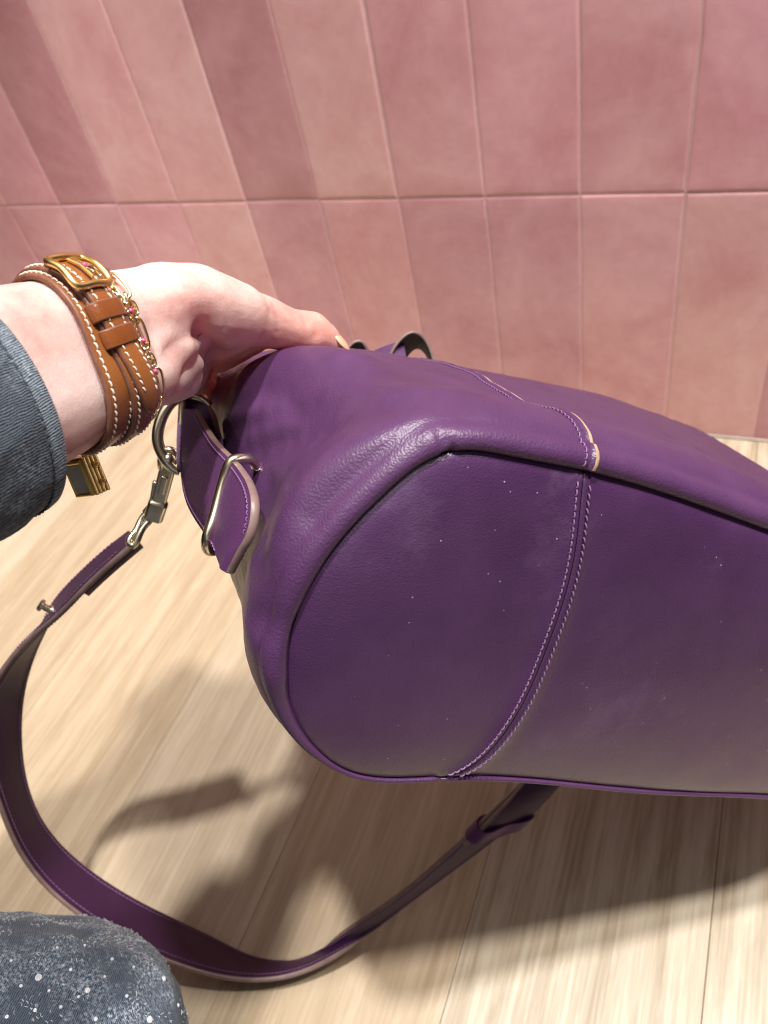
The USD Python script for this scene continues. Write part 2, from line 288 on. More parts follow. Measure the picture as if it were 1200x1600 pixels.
gb = trimesh.creation.box([xb - xa, .05, 3 * TH]); gb.apply_translation([(xa + xb) / 2, .0251, 1.5 * TH + Z0]); part(wall, 'grout', gb, GROUT, False)
part(wall, 'sealant_bead', tube(np.array([[xa, -.0012, .0012], [xb, -.0012, .0012]]), .0022, 10), noisy('joint_shade', (.26, .20, .17), (.36, .29, .25), 30, .5), True)  # dark line standing in for the shade where wall meets floor
ub = trimesh.creation.box([xb - xa, .06, 2.1]); ub.apply_translation([(xa + xb) / 2, .032, 3 * TH + 1.05]); part(wall, 'upper_wall', ub, GROUT, False)

# ------------------------------------------------------------------ the floor: pale oak planks running to the wall
def oak(name, a, b, c, off):
    n = {'g': ('geometry', {}), 'm': ('mapping', {'location': off, 'scale': (1, .11, 1)}), 'm2': ('mapping', {'location': off, 'scale': (1, .016, 1)}), 'm3': ('mapping', {'location': off, 'scale': (1, .30, 1)}),
         'n': ('noise_texture', {'scale': 95, 'detail': 7, 'roughness': .68, 'distortion': .5}), 'f': ('noise_texture', {'scale': 330, 'detail': 3, 'roughness': .6}), 'w': ('wave_texture', {'scale': 9, 'distortion': 5, 'detail': 3, 'detail_scale': 1.6, 'detail_roughness': .6}),
         'big': ('noise_texture', {'scale': 6, 'detail': 3}), 'a1': ('math', {'math_type': 'multiply_add', 'value2': .78}), 'a2': ('math', {'math_type': 'multiply_add', 'value2': .13}), 'a3': ('math', {'math_type': 'multiply_add', 'value2': .5}),
         'r': ('rgb_ramp', {'ramp': [(.66, a), (.83, b), (.97, c)]}), 'b': ('bump', {'distance': .0004, 'strength': .5}),
         'rr': ('map_range', {'from_min': .4, 'from_max': 1.0, 'to_min': .48, 'to_max': .36}), 'p': ('principled_bsdf', {'specular_ior_level': .4})}
    return mat(name, n, [('g.position', 'm.vector'), ('g.position', 'm2.vector'), ('g.position', 'm3.vector'), ('m.vector', 'n.vector'), ('m2.vector', 'f.vector'), ('m.vector', 'w.vector'), ('m3.vector', 'big.vector'),
                         ('f.fac', 'a1.value1'), ('n.fac', 'a1.value3'), ('w.fac', 'a2.value1'), ('a1.value', 'a2.value3'), ('big.fac', 'a3.value1'), ('a2.value', 'a3.value3'), ('a3.value', 'mp.value') if False else ('a3.value', 'rs.value1'), ('rs.value', 'r.fac'),
                         ('rs.value', 'b.height'), ('b.normal', 'p.normal'), ('rs.value', 'rr.value'), ('rr.result', 'p.roughness')][:-0 or None] + [('r.color', 'p.base_color')]) if False else usdkit.material(
        stage, '/World/Looks/' + name, dict(n, rs=('math', {'math_type': 'multiply', 'value2': .70})),
        [('g.position', 'm.vector'), ('g.position', 'm2.vector'), ('g.position', 'm3.vector'), ('m.vector', 'n.vector'), ('m2.vector', 'f.vector'), ('m.vector', 'w.vector'), ('m3.vector', 'big.vector'),
         ('f.fac', 'a1.value1'), ('n.fac', 'a1.value3'), ('w.fac', 'a2.value1'), ('a1.value', 'a2.value3'), ('big.fac', 'a3.value1'), ('a2.value', 'a3.value3'), ('a3.value', 'rs.value1'), ('rs.value', 'r.fac'),
         ('rs.value', 'b.height'), ('b.normal', 'p.normal'), ('rs.value', 'rr.value'), ('rr.result', 'p.roughness'), ('r.color', 'p.base_color')], surface='p.BSDF')
OAKS = [oak('oak_honey', (0.364, 0.268, 0.171), (0.432, 0.327, 0.217), (0.501, 0.394, 0.275), (3, 1, 0)), oak('oak_pale', (0.285, 0.217, 0.139), (0.414, 0.332, 0.235), (0.506, 0.429, 0.328), (7, 5, 0)),
        oak('oak_tan', (0.346, 0.257, 0.165), (0.414, 0.314, 0.210), (0.477, 0.371, 0.260), (1, 9, 0)), oak('oak_cream', (0.392, 0.303, 0.207), (0.460, 0.363, 0.256), (0.529, 0.429, 0.312), (5, 3, 0))]
GAP = noisy('plank_gap', (.20, .14, .085), (.26, .19, .12), 60, .8)
floor = thing('floor', 'pale oak plank floor under the hanging strap', 'floor', kind='structure')
PW, SX = .172, -.123
bb = trimesh.creation.box([6, 5, .02]); bb.apply_translation([-.6, -2.49, -.0125]); part(floor, 'subfloor', bb, GAP, False)
order = {-1: 0, 0: 1, 1: 1, -2: 3, -3: 0, -4: 2, -5: 3, 2: 0}
for k in range(-14, 12):
    y = 0.0 - rng.uniform(.02, .7) if k not in (-1, 0) else -.02
    ends = [.005]
    off = {0: -1.25, -1: -.98, -2: -1.4, -3: -.95}.get(k, -rng.uniform(.5, 1.3)); ends += [off, off - 1.3, off - 2.6]
    for j in range(3):
        y1, y0 = ends[j], max(ends[j + 1], -4.9)
        b = rbox([PW - .0004, y1 - y0 - .0004, .006], .0004, 6); b.apply_translation([SX + (k + .5) * PW, (y0 + y1) / 2, -.003 + rng.normal(0, .0001)])
        part(floor, 'plank', b, OAKS[order.get(k, int(rng.integers(4))) if j == 0 else int(rng.integers(4))], 30)

# ------------------------------------------------------------------ the bag. l along the base, s across it, a into the bag (towards its mouth)
AX = unit(np.array([-.295, -.414, .861])); KB = .2425
def on_base(p): r = ray(np.array(p, float)); return r * (KB / (r @ AX))
BO = on_base((695, 1215)); LX = unit(unit(on_base((1200, 1243)) - BO) + unit(on_base((1200, 832)) - on_base((915, 738))))
SX_ = np.cross(LX, AX); SX_ = unit(SX_ * (-np.sign(SX_[1])))
BW = c2w(BO); LW, SW, AW = B @ LX, B @ SX_, B @ AX
def bag(q): q = np.asarray(q, float); return BW + q[..., :1] * LW + q[..., 1:2] * SW + q[..., 2:3] * AW
def hit_l(x, y, l):
    r = ray(np.array([x, y], float)); t = (l + BO @ LX) / (r @ LX); X = r * t - BO; return np.array([X @ LX, X @ SX_, X @ AX])
def hit_a(x, y, a=0.0):
    r = ray(np.array([x, y], float)); t = (a + BO @ AX) / (r @ AX); X = r * t - BO; return np.array([X @ LX, X @ SX_, X @ AX])
CT = np.array([  # base outline, section at a = .10, section at a = .20
 (0, 0, 0, -.010, 0, -.008), (-.05, -.0005, -.055, -.008, -.055, -.004), (-.0655, .008, -.076, .004, -.076, .008), (-.0785, .020, -.091, .020, -.092, .022), (-.090, .039, -.100, .040, -.103, .040),
 (-.0952, .060, -.106, .062, -.110, .060), (-.0955, .080, -.1095, .085, -.1145, .080), (-.0906, .1032, -.110, .105, -.116, .100), (-.0807, .1255, -.1035, .127, -.1075, .1185), (-.0650, .146, -.083, .150, -.085, .1325),
 (-.0365, .1525, -.045, .160, -.045, .143), (-.0025, .1552, -.0025, .1645, -.0025, .1515), (.0476, .1554, .05, .169, .05, .158), (.105, .153, .11, .171, .12, .167), (.20, .150, .205, .162, .215, .168),
 (.295, .135, .29, .145, .285, .156), (.325, .105, .328, .110, .325, .125), (.333, .075, .337, .075, .335, .080), (.325, .045, .330, .040, .327, .040), (.305, .018, .305, .008, .295, .005), (.2332, .0055, .23, -.008, .22, -.008), (.1175, .002, .12, -.012, .12, -.012)])
NU = 640
tt = np.r_[0, np.cumsum(np.linalg.norm(np.diff(np.vstack([CT[:, :2], CT[:1, :2]]), axis=0), axis=1))]; tt /= tt[-1]
cs = CubicSpline(tt, np.vstack([CT, CT[:1]]), bc_type='periodic')
q = np.linspace(0, 1, 4000, endpoint=False); C = cs(q); arc = np.r_[0, np.cumsum(np.linalg.norm(np.diff(C[:, :2], axis=0), axis=1))]
dens = np.where(C[:, 0] < .06, 1.0, .45); w_ = np.r_[0, np.cumsum(np.diff(arc) * dens[1:])]
qu = np.interp(np.linspace(0, w_[-1], NU, endpoint=False), w_, q); S0 = cs(qu); DT = cs(qu, 1)
out2 = unit(np.stack([DT[:, 1], -DT[:, 0]], 1)); cen = S0[:, :2].mean(0)
if ((S0[:, :2] - cen) * out2).sum() < 0: out2 = -out2
def section(a):
    a = np.minimum(a, .21); w0, w1, w2 = (a - .1) * (a - .2) / .02, -a * (a - .2) / .01, a * (a - .1) / .02
    return S0[:, 0:2] * w0 + S0[:, 2:4] * w1 + S0[:, 4:6] * w2
roll_a = PchipInterpolator([0, .004, .010, .018, .030, .046, .066, .085, .3], [.0015, .0075, .0112, .0125, .0108, .0055, .0008, 0, 0])
roll_k = (.30 + .70 * np.clip((S0[:, 1] - .004) / .05, 0, 1) ** .8)[:, None]
prof = [(-.0014, .012), (-.0012, .006), (-.0004, .0022), (.0004, .0002), (.0011, -.0009), (.0025, -.0019), (.0045, -.0021), (.0067, -.0014), (.0086, .0003), (.0101, .0029)]
rows = [np.c_[section(0.0) + out2 * o * (roll_k if o > 0 else 1), np.full(NU, 0) + (a * roll_k[:, 0] if a < 0 else a)] for o, a in prof]
for a in np.r_[np.arange(.0055, .09, .0017), np.arange(.0905, .209, .0025)]: rows.append(np.c_[section(a) + out2 * roll_k * roll_a(a), np.full(NU, a)])
n_front = len(rows)
for o, a in ((-.0006, .2105), (-.0025, .2115), (-.004, .2100), (-.0045, .206)): rows.append(np.c_[section(.209) + out2 * (roll_a(.209) * roll_k + o), np.full(NU, a)])
BP = bag(np.array(rows))                                   # (rows, NU, 3)
bm = grid(BP, close_v=True)
if bm.vertex_normals[n_front // 2 * NU + 10] @ (LW * out2[10, 0] + SW * out2[10, 1]) < 0: bm.faces = bm.faces[:, ::-1]
V = bm.vertices.copy()
def vn(Vx): return np.array(trimesh.Trimesh(Vx, bm.faces, process=False).vertex_normals)
nb = vn(V)
arow = np.repeat(np.array([r[0, 2] for r in rows]), NU); soft = np.clip((arow - .004) / .02, 0, 1)
V = dent(V, nb, [(650, 652), (560, 697), (484, 762), (436, 850), (420, 930)], .0026, .0075)
V = dent(V, nb, [(640, 690), (560, 742), (492, 806)], -.0012, .004)
V = dent(V, nb, [(400, 705), (500, 668), (600, 636), (690, 616)], -.0038, .010)
V = dent(V, nb, [(395, 598), (470, 580), (560, 590)], .0030, .014)
V = dent(V, nb, [(398, 585), (440, 566), (490, 562), (535, 568)], .0055, .012)
V = dent(V, nb, [(352, 664), (385, 648), (418, 642)], .0016, .0034)
V = dent(V, nb, [(398, 684), (440, 668), (470, 664)], .0011, .0034)
V = dent(V, nb, [(415, 612), (450, 622), (470, 650)], -.0009, .004)
V = dent(V, nb, [(520, 610), (600, 605), (660, 612)], .0010, .005)
V = dent(V, nb, [(410, 760), (405, 860), (418, 960)], -.0030, .008)
V = dent(V, nb, [(398, 1000), (425, 1060)], .0012, .006)
for a, b in (((683, 676), (688, 704)), ((702, 680), (706, 704))): V = dent(V, nb, [a, ((a[0] + b[0]) / 2 + 2, (a[1] + b[1]) / 2), b], -.0013, .0011)
V = dent(V, nb, [(690, 1218), (689, 1212)], -.0012, .0012)
V += nb * (soft * (.0022 * (meshkit.fbm(V * 38, 3, 4) - .5) + .0007 * (meshkit.fbm(V * 130, 2, 9) - .5)))[:, None]
bm = trimesh.Trimesh(V, bm.faces, process=False); nb = vn(V); VB = V.reshape(len(rows), NU, 3); NB = nb.reshape(len(rows), NU, 3)
shoulder_bag = thing('shoulder_bag', 'large purple leather bucket bag held sideways with its base towards the camera', 'bag', bag(np.array([.08, .07, 0])))
part(shoulder_bag, 'body', bm, PURPLE, True)
# inner lining
lin = [np.c_[section(a) - out2 * .0045, np.full(NU, a)][::2] for a in (.2065, .19, .16, .12, .08, .05, .03)]
lin.append(np.c_[section(.03) * .02 + cen * .98, np.full(NU, .028)][::2])
part(shoulder_bag, 'lining', grid(bag(np.array(lin)), close_v=True), LINING, True)
# base panels
seam_px = [(913, 737), (903, 775), (894, 830), (876, 912), (846, 1000), (810, 1085), (772, 1148), (735, 1190), (696, 1214)]
SEAM = np.array([hit_a(*p)[:2] for p in seam_px]); SEAM = spline(SEAM, 160)
def base_height(P):
    e = Polygon(S0[:, :2]); d = np.array([e.exterior.distance(Point(*p)) for p in P])
    dome = .0052 * (1 - np.exp(-d / .017)) - .0012 * np.exp(-d / .0014)
    ds = cKDTree(SEAM).query(P)[0]; x = np.abs(ds)
    return -(dome + .0006 * np.exp(-(x / .0055) ** 4) + .0010 * (meshkit.fbm(np.c_[P * 22, P[:, :1] * 0], 2, 3) - .5))
def seam_l(s): o = np.argsort(SEAM[:, 1]); return np.interp(s, SEAM[o, 1], SEAM[o, 0])
outer = even(S0[:, :2], 700, True)
def base_part(name, sgn, gap, lift):
    side = lambda P: sgn * (P[:, 0] - seam_l(P[:, 1]))
    o = outer[side(outer) > gap]
    g = np.stack(np.meshgrid(np.arange(-.10, .335, .0026), np.arange(-.005, .165, .0026), indexing='ij'), -1).reshape(-1, 2)
    poly = Polygon(outer); g = g[side(g) > gap + .004]; g = g[np.array([poly.contains(Point(*p)) and poly.exterior.distance(Point(*p)) > .0012 for p in g])]
    sea = SEAM[1:-1]; lines = [np.c_[sea[:, 0] + sgn * (gap + d), sea[:, 1]] for d in (0, .0003, .0008, .0016, .0028)]
    inn = outer - out_n * .0008; rim = inn[side(inn) > gap]
    P = np.vstack([o, rim, g] + lines); P = P[np.array([poly.buffer(1e-6).contains(Point(*p)) for p in P])]
    P = np.unique(np.round(P, 6), axis=0)
    tri = Delaunay(P).simplices; cc = P[tri].mean(1); ok = np.array([poly.contains(Point(*p)) for p in cc]) & (side(cc) > gap - 1e-6)
    tri = tri[ok]; sd = side(P)
    h = base_height(P) - lift * np.exp(-(sd / .006) ** 2) + .0006 * np.exp(-(sd - gap) / .0004)
    m = trimesh.Trimesh(bag(np.c_[P, h]), tri, process=False); n = m.face_normals.mean(0)
    if n @ AW > 0: m.faces = m.faces[:, ::-1]
    part(shoulder_bag, name, m, PURPLE_BASE, True); return P, h
ot = tangents(outer, True); out_n = np.c_[ot[:, 1], -ot[:, 0]]
if ((outer - cen) * out_n).sum() < 0: out_n = -out_n
base_part('base_end_panel', -1, .00003, .0002); base_part('base_panel', 1, .00003, .0005)
under = grid(bag(np.array([np.c_[S0[:, :2] - out2 * .0008, np.full(NU, .0055)], np.c_[S0[:, :2] * .02 + cen * .98, np.full(NU, .0055)]])), close_v=True); part(shoulder_bag, 'base_backing', under, LINING, True)
def seam_row(dl, lift):
    P = SEAM[4:-3]; P3 = np.c_[P[:, 0] + dl, P[:, 1]]; h = base_height(P3) - lift; return bag(np.c_[P3, h]), np.tile(-AW, (len(P3), 1))
part(shoulder_bag, 'stitching', stitches(*seam_row(-.0030, .0006), pitch=.0031, length=.0023, r=.00042), THREAD, True, label='left row of stitches along the base seam')
part(shoulder_bag, 'stitching', stitches(*seam_row(.0030, .0010), pitch=.0031, length=.0023, r=.00042, tilt=.0004), THREAD, True, label='right row of stitches along the base seam')
# front seam of the body: raw leather edge and a row of stitches
iu = np.where(S0[:, 1] > .1)[0]; iu = iu[np.argmin(np.abs(S0[iu, 0] + .0025))]; dirn = 1 if S0[(iu + 1) % NU, 0] > S0[iu, 0] else -1
r0, r1 = 5, n_front - 2
mid, nm = VB[r0:r1, iu], NB[r0:r1, iu]; lf, nl = VB[r0:r1, iu - 3 * dirn], NB[r0:r1, iu - 3 * dirn]; rt, nr = VB[r0:r1, iu + 1 * dirn], NB[r0:r1, iu + 1 * dirn]
wv = unit(rt - lf)
Pp = np.stack([mid - wv * .0022 - nm * .0006, mid - wv * .0016 + nm * .0010, mid - wv * .0004 + nm * .0014, mid + wv * .0010 + nm * .0012, mid + wv * .0020 + nm * .0006, mid + wv * .0022 - nm * .0008], 1)
ms = grid(Pp[:, 2:]); mp_ = grid(Pp[:, :3])
for m in (ms, mp_):
    if np.sum(np.array(m.face_normals) @ nm.mean(0)) < 0: m.faces = m.faces[:, ::-1]
part(shoulder_bag, 'seam_edge', ms, RAW_EDGE, True, label='raw tan leather edge of the front seam'); part(shoulder_bag, 'seam_lap', mp_, PURPLE, True)
part(shoulder_bag, 'stitching', stitches(mid - wv * .0042 + nm * .0004, nm, .0031, .0022, .00038), THREAD, True, label='stitches beside the front seam')

# side tab with slot ring and D ring
face_px = [(304, 640, .400), (318, 668, .383), (336, 694, .362), (356, 714, .342), (374, 736, .325), (387, 760, .312), (392, 790, .304), (388, 822, .303), (372, 856, .306), (353, 893, .312), (343, 884, .317), (334, 861, .326), (318, 832, .342), (301, 806, .361), (288, 776, .381), (282, 738, .395), (281, 690, .404), (284, 640, .410)]
TF = pts(face_px); up_c, lo_c = TF[:10], TF[10:][::-1]     # both from the ring to the tip
U_ = np.vstack([even(spline(up_c[:9], 120, k=2), 80), TF[9][None]]); Lw_ = even(spline(lo_c, 120, k=2), 81)
nw = 12; ww = np.linspace(0, 1, nw)
F3 = U_[:, None] * (1 - ww)[None, :, None] + Lw_[:, None] * ww[None, :, None]
nT = unit(np.cross(tangents((U_ + Lw_) / 2), unit(Lw_ - U_))); nT = np.where(((CAM - F3[:, 6]) * nT).sum(1, keepdims=True) < 0, -nT, nT)
w9 = np.hanning(21)[:, None]; nT = unit(np.stack([np.convolve(np.pad(nT[:, k], 10, mode='edge'), w9[:, 0], 'valid') for k in range(3)], 1))
F3 = F3 + nT[:, None] * (.0012 * np.sin(np.pi * ww))[None, :, None]
f_m = grid(F3); i_m = grid(F3 - nT[:, None] * .004)
if f_m.face_normals.mean(0) @ nT[40] < 0: f_m.faces = f_m.faces[:, ::-1]
rim = np.concatenate([F3[:, 0], F3[-1, 1:], F3[::-1, -1][1:]]); rn = np.concatenate([nT, np.repeat(nT[-1:], nw - 1, 0), nT[::-1][1:]])
tr = tangents(rim); on = unit(np.cross(tr, rn))
if ((rim - rim.mean(0)) * on).sum() < 0: on = -on
aa = np.linspace(0, 1, 8); bul = .0009 * np.sin(np.pi * aa) ** .6
e_m = grid(rim[:, None] - rn[:, None] * (aa * .004)[None, :, None] + on[:, None] * bul[None, :, None])
st = part(shoulder_bag, 'side_tab', cat([f_m, i_m]), PURPLE_TAB, True); part(st, 'tab_edge', e_m, EDGE, True, label='taupe painted edge of the side tab')
for q0, q1 in ((0, 1), (-1, -2)):
    rowp = F3[3:-5, q0] * .40 + F3[3:-5, q1] * .60; part(st, 'stitching', stitches(rowp + nT[3:-5] * .0003, nT[3:-5], .0026, .0018, .0003), THREAD, True)
# folded end of the tab behind the ring
fe = pts([(283, 640, .409), (288, 627, .412), (300, 622, .415), (318, 628, .414), (334, 650, .408), (350, 690, .398)]); fe2 = pts([(281, 735, .397), (284, 730, .402), (294, 728, .408), (312, 730, .408), (328, 745, .400), (345, 775, .388)])
a1, b1, c1, d1, _ = strip(spline(fe, 24), spline(fe2, 24), .003); part(st, 'folded_end', cat([a1, b1]), PURPLE_TAB, True); part(st, 'fold_edge', cat([c1, d1]), EDGE, True)
slot = [(400, 730, .352), (393, 718, .345), (378, 716, .338), (362, 720, .335), (353, 737, .3355), (342, 776, .335), (331, 816, .332), (323, 842, .331), (323, 855, .334), (332, 861, .341), (346, 854, .347)]
part(shoulder_bag, 'slot_ring', tube(even(spline(pts(slot), 90), 70), .0024, 12), GOLD_PALE, True)
dd = .408
ring_c = pts([(283, 642, dd), (300, 622, dd), (318, 624, dd + .004), (327, 634, dd + .006)])
DR = .0031
arc_px = [(328, 636, dd + .006), (316, 623, dd + .004), (296, 617, dd + .001), (275, 623, dd - .002), (258, 642, dd - .004), (248, 668, dd - .004), (247, 692, dd - .003), (256, 714, dd - .002), (270, 732, dd - .001), (281, 737, dd)]
part(shoulder_bag, 'd_ring', cat([tube(even(spline(pts(arc_px), 100), 70), np.r_[np.linspace(.0024, DR, 12), np.full(46, DR), np.linspace(DR, .0022, 12)], 12), tube(pts([(285, 628, dd), (284, 660, dd), (282, 700, dd), (280, 738, dd)]), .0021, 12)]), GOLD_PALE, True)

# closure belt standing above the far rim
def belt(rows_a, rows_b, th=.0020):
    a, b, c, d, _ = strip(spline(pts(rows_a), 40), spline(pts(rows_b), 40), th); return cat([a]), cat([b]), cat([c, d])
cb = None
for A_, B_ in (([(600, 584, .495), (612, 550, .493), (628, 528, .492), (646, 519, .492), (662, 528, .495), (674, 550, .498), (684, 589, .50)], [(622, 594, .530), (630, 566, .530), (640, 550, .530), (652, 543, .530), (664, 550, .53), (673, 568, .53), (682, 598, .53)]),
               ([(536, 579, .485), (540, 554, .483), (550, 537, .482), (562, 533, .482), (572, 542, .484), (577, 579, .486)], [(544, 586, .512), (549, 566, .512), (556, 552, .512), (563, 549, .512), (569, 556, .512), (573, 586, .512)])):
    f, b, e = belt(A_, B_)
    inner = f if np.mean(np.einsum('ij,ij->i', f.vertices - f.vertices.mean(0), np.array(f.vertex_normals))) < 0 else b
    outer_ = b if inner is f else f
    pt_ = part(shoulder_bag, 'closure_belt' if cb is None else 'belt_loop', outer_, PURPLE, True); cb = cb or pt_
    part(pt_, 'belt_lining', inner, LINING, True); part(pt_, 'belt_edge', e, EDGE, True)
f, b, e = belt([(566, 562, .50), (588, 548, .50), (608, 540, .50), (630, 532, .503)], [(572, 600, .485), (592, 588, .485), (612, 580, .487), (636, 570, .49)])
part(shoulder_bag, 'belt_tongue', cat([f, b]), PURPLE, True); part(cb, 'belt_edge', e, EDGE, True)

# ------------------------------------------------------------------ shoulder strap: a loop hanging from the D ring almost to the floor
def second(p, d0, x, y, w):
    """the farther point on the ray of pixel (x, y) at distance w from p (or the nearest, if none)"""
    r = B @ ray(np.array([x, y], float)); o = CAM - p; a, b, c = r @ r, 2 * o @ r, o @ o - w * w; D_ = b * b - 4 * a * c
    return CAM + r * ((-b + math.sqrt(D_)) / (2 * a) if D_ > 0 else -b / (2 * a))
near = [(214, 846, .437), (176, 879, .442), (136, 916, .450), (96, 957, .462), (50, 996, .478), (12, 1036, .492), (-20, 1100, .508), (-22, 1175, .518), (-2, 1252, .528), (36, 1338, .542), (98, 1408, .556), (190, 1468, .566), (290, 1511, .572), (390, 1531, .576), (468, 1520, .578), (530, 1490, .578), (620, 1424, .572), (704, 1360, .562), (784, 1300, .550), (850, 1240, .536), (930, 1160, .53)]
far = [(204, 832), (166, 862), (128, 897), (90, 940), (66, 985), (46, 1030), (32, 1090), (30, 1150), (36, 1204), (62, 1280), (112, 1342), (184, 1400), (262, 1448), (342, 1488), (420, 1508), (484, 1500), (556, 1452), (636, 1394), (706, 1330), (770, 1268), (850, 1185)]
SN = np.array([at(*p) for p in near]); SF = []
for p3, p, f_ in zip(SN, near, far):
    SF.append(second(p3, p[2], f_[0], f_[1], .036))
SF = np.array(SF); Ea, Eb = spline(SN, 260), spline(SF, 260)
Eb = Ea + unit(Eb - Ea) * .036
strap = thing('shoulder_strap', 'long dark purple leather strap looping down to the floor beside the bag', 'strap', Ea.min(0))
fa, fb, ra, rb, NS = strip(Ea, Eb, .0036, nw=9)
sb = part(strap, 'band', cat([fa, fb]), PURPLE_STRAP, True); part(sb, 'band_edge', ra, EDGE, True); part(sb, 'band_edge', rb, EDGE, True)
Wd = unit(Eb - Ea)
for off, sg in ((.0035, 1), (.0325, 1)):
    for s_ in (1, -1):
        part(sb, 'stitching', stitches((Ea + Wd * off + s_ * NS * .0023)[4:], (s_ * NS)[4:], .0034, .0024, .00032), THREAD, True)
# folded end, keeper, stud, clip
i0, i1 = 0, 17
for s_ in (1,):
    a, b, c, d, _ = strip((Ea + s_ * NS * .004 + Wd * .003)[i0:i1], (Eb + s_ * NS * .004 - Wd * .003)[i0:i1], .0036); fe_ = part(strap, 'folded_end', cat([a, b]), PURPLE_STRAP, True); part(fe_, 'fold_edge', cat([c, d]), EDGE, True)
j = int(np.argmin(np.linalg.norm(px(Ea) - np.array([84, 968]), axis=1))); sd = NS[j] if (px(Ea[j] + NS[j] * .02) - px(Ea[j]))[0] < 0 else -NS[j]
pc = Ea[j] * .55 + Eb[j] * .45; stud = cat([tube(np.array([pc, pc + sd * .009]), .0022, 12), tube(np.array([pc + sd * .008, pc + sd * .0098, pc + sd * .0106]), [.0040, .0040, .0026], 14), tube(np.array([pc, pc + sd * .003]), [.0038, .0032], 12)])
part(strap, 'stud', stud, GOLD_PALE, 40)
def keeper(j, half, lift, name, w=.0085):
    T = tangents((Ea + Eb) / 2)[j]; c, n, wd = (Ea[j] + Eb[j]) / 2, NS[j], Wd[j]; hw = .0185
    loop = [(-hw, lift), (0, lift + .0004), (hw, lift), (hw + .0022, .002), (hw, -.0032), (0, -.0034), (-hw, -.0032), (-hw - .0022, .002)]
    R = spline(np.array([c + wd * x + n * y for x, y in loop]), 60, True)
    cN = np.cross(tangents(R, True), T); cN = np.where(((R - c) * cN).sum(1, keepdims=True) < 0, -cN, cN)
    G = np.stack([R - T * half - cN * .001, R - T * half + cN * .001, R + T * half + cN * .001, R + T * half - cN * .001], 1)
    return part(strap, name, grid(G, True, True), PURPLE_TAB, 30)
jk = int(np.argmin(np.linalg.norm(px((Ea + Eb) / 2) - np.array([772, 1272]), axis=1)))
keeper(jk, .0062, .0072, 'keeper')
a, b, c, d, _ = strip((Ea + NS * .0045)[jk - 4:jk + 22], (Eb + NS * .0045)[jk - 4:jk + 22], .004); lp = part(strap, 'doubled_end', cat([a, b]), PURPLE_STRAP, True); part(lp, 'doubled_edge', cat([c, d]), EDGE, True)
# swivel clip
T0 = pts([(265, 716, .432), (262, 728, .432)])
def link(px_pts, r, n=30, closed=False): return tube(even(spline(pts(px_pts), n * 3, closed), n, closed), r, 10, closed)
part(strap, 'clip_eye', cat([link([(252, 722, 0.4104), (255, 707, 0.4080), (264, 703, 0.4065), (273, 708, 0.4080), (275, 722, 0.4114), (268, 735, 0.4173), (258, 735, 0.4173)], .0022, 30, True), ball(at(263, 718, 0.4075), .0042)]), GOLD_PALE, True)
def plate(p0, p1, w, th, up=None):
    z = unit(p1 - p0); toward = unit(CAM - p0); x = unit(np.cross(toward, z)); y = np.cross(z, x)
    return placed(rbox([w, th, np.linalg.norm(p1 - p0)], min(w, th) * .3), (p0 + p1) / 2, x, y, z)
part(strap, 'clip_shank', cat([plate(at(263, 728, 0.4138), at(248, 785, 0.4294), .0085, .0045), plate(at(258, 745, 0.4151), at(251, 772, 0.4226), .0035, .002)]), GOLD_PALE, 35)
part(strap, 'clip_trigger', cat([plate(at(243, 752, 0.4201), at(236, 792, 0.4320), .003, .003), plate(at(238, 786, 0.4307), at(226, 800, .437), .003, .003)]), GOLD_PALE, 35)
part(strap, 'clip_swivel', cat([plate(at(249, 782, 0.4278), at(239, 812, .436), .0110, .0075), tube(pts([(230, 796, 0.4299), (246, 802, .433)]), .0022, 10)]), GOLD_PALE, 35)
part(strap, 'clip_bar', link([(203, 850, .432), (208, 853, .432), (214, 846, .432), (226, 822, .434), (236, 808, .436), (231, 802, .438), (222, 810, .438), (212, 830, .435)], .0020, 40, True), GOLD_PALE, True)

# ------------------------------------------------------------------ the person: left forearm and hand, sleeve, knee
def sph(p, r): return manifold3d.Manifold.sphere(r, 24).translate([float(x) for x in p])
def hull(*s): return manifold3d.Manifold.batch_hull([sph(p, r) for p, r in s])
AN = unit(at(205, 535, .31) - at(-20, 620, .262))          # forearm direction
E1 = unit(np.cross(AN, unit(CAM - at(100, 570, .29)))); E1 = E1 if (px(at(100, 570, .29) + E1 * .02) - px(at(100, 570, .29)))[1] < 0 else -E1
E2 = np.cross(AN, E1); E2 = E2 if E2 @ (CAM - at(100, 570, .29)) > 0 else -E2
def two(c, off, r): return [(c + E1 * off, r), (c - E1 * off, r)]
wr, ef = at(196, 535, .312), at(-20, 612, .262); eo = ef - AN * .10
bones = [hull(*two(wr, .0085, .0200), *two(ef, .010, .0245)), hull(*two(ef, .010, .0245), *two(eo, .011, .030)),
         hull(*two(wr, .0085, .0200), (at(248, 490, .322), .0200), (at(250, 580, .332), .0150)),
         hull((at(250, 485, .322), .0195), (at(305, 480, .338), .0190), (at(365, 497, .358), .0145)),
         hull((at(305, 480, .338), .0185), (at(372, 492, .358), .0150), (at(300, 520, .350), .0130)),
         hull((at(368, 494, .358), .0145), (at(405, 500, .370), .0125)), hull((at(405, 500, .370), .0128), (at(452, 516, .385), .0108)), hull((at(452, 516, .385), .0108), (at(488, 516, .394), .0095), (at(508, 528, .399), .0078)),
         hull((at(508, 528, .399), .0078), (at(519, 538, .401), .0058)),
         hull((at(248, 490, .322), .018), (at(250, 580, .332), .015), (at(300, 590, .392), .0085), (at(310, 560, .414), .0090), (at(300, 520, .350), .0105))]
bones += [hull((at(368, 505, .364), .0130), (at(332, 545, .400), .0120), (at(300, 520, .350), .0105)), hull((at(404, 514, .376), .0105), (at(345, 550, .412), .0105), (at(312, 565, .440), .0100), (at(332, 545, .400), .0120))]
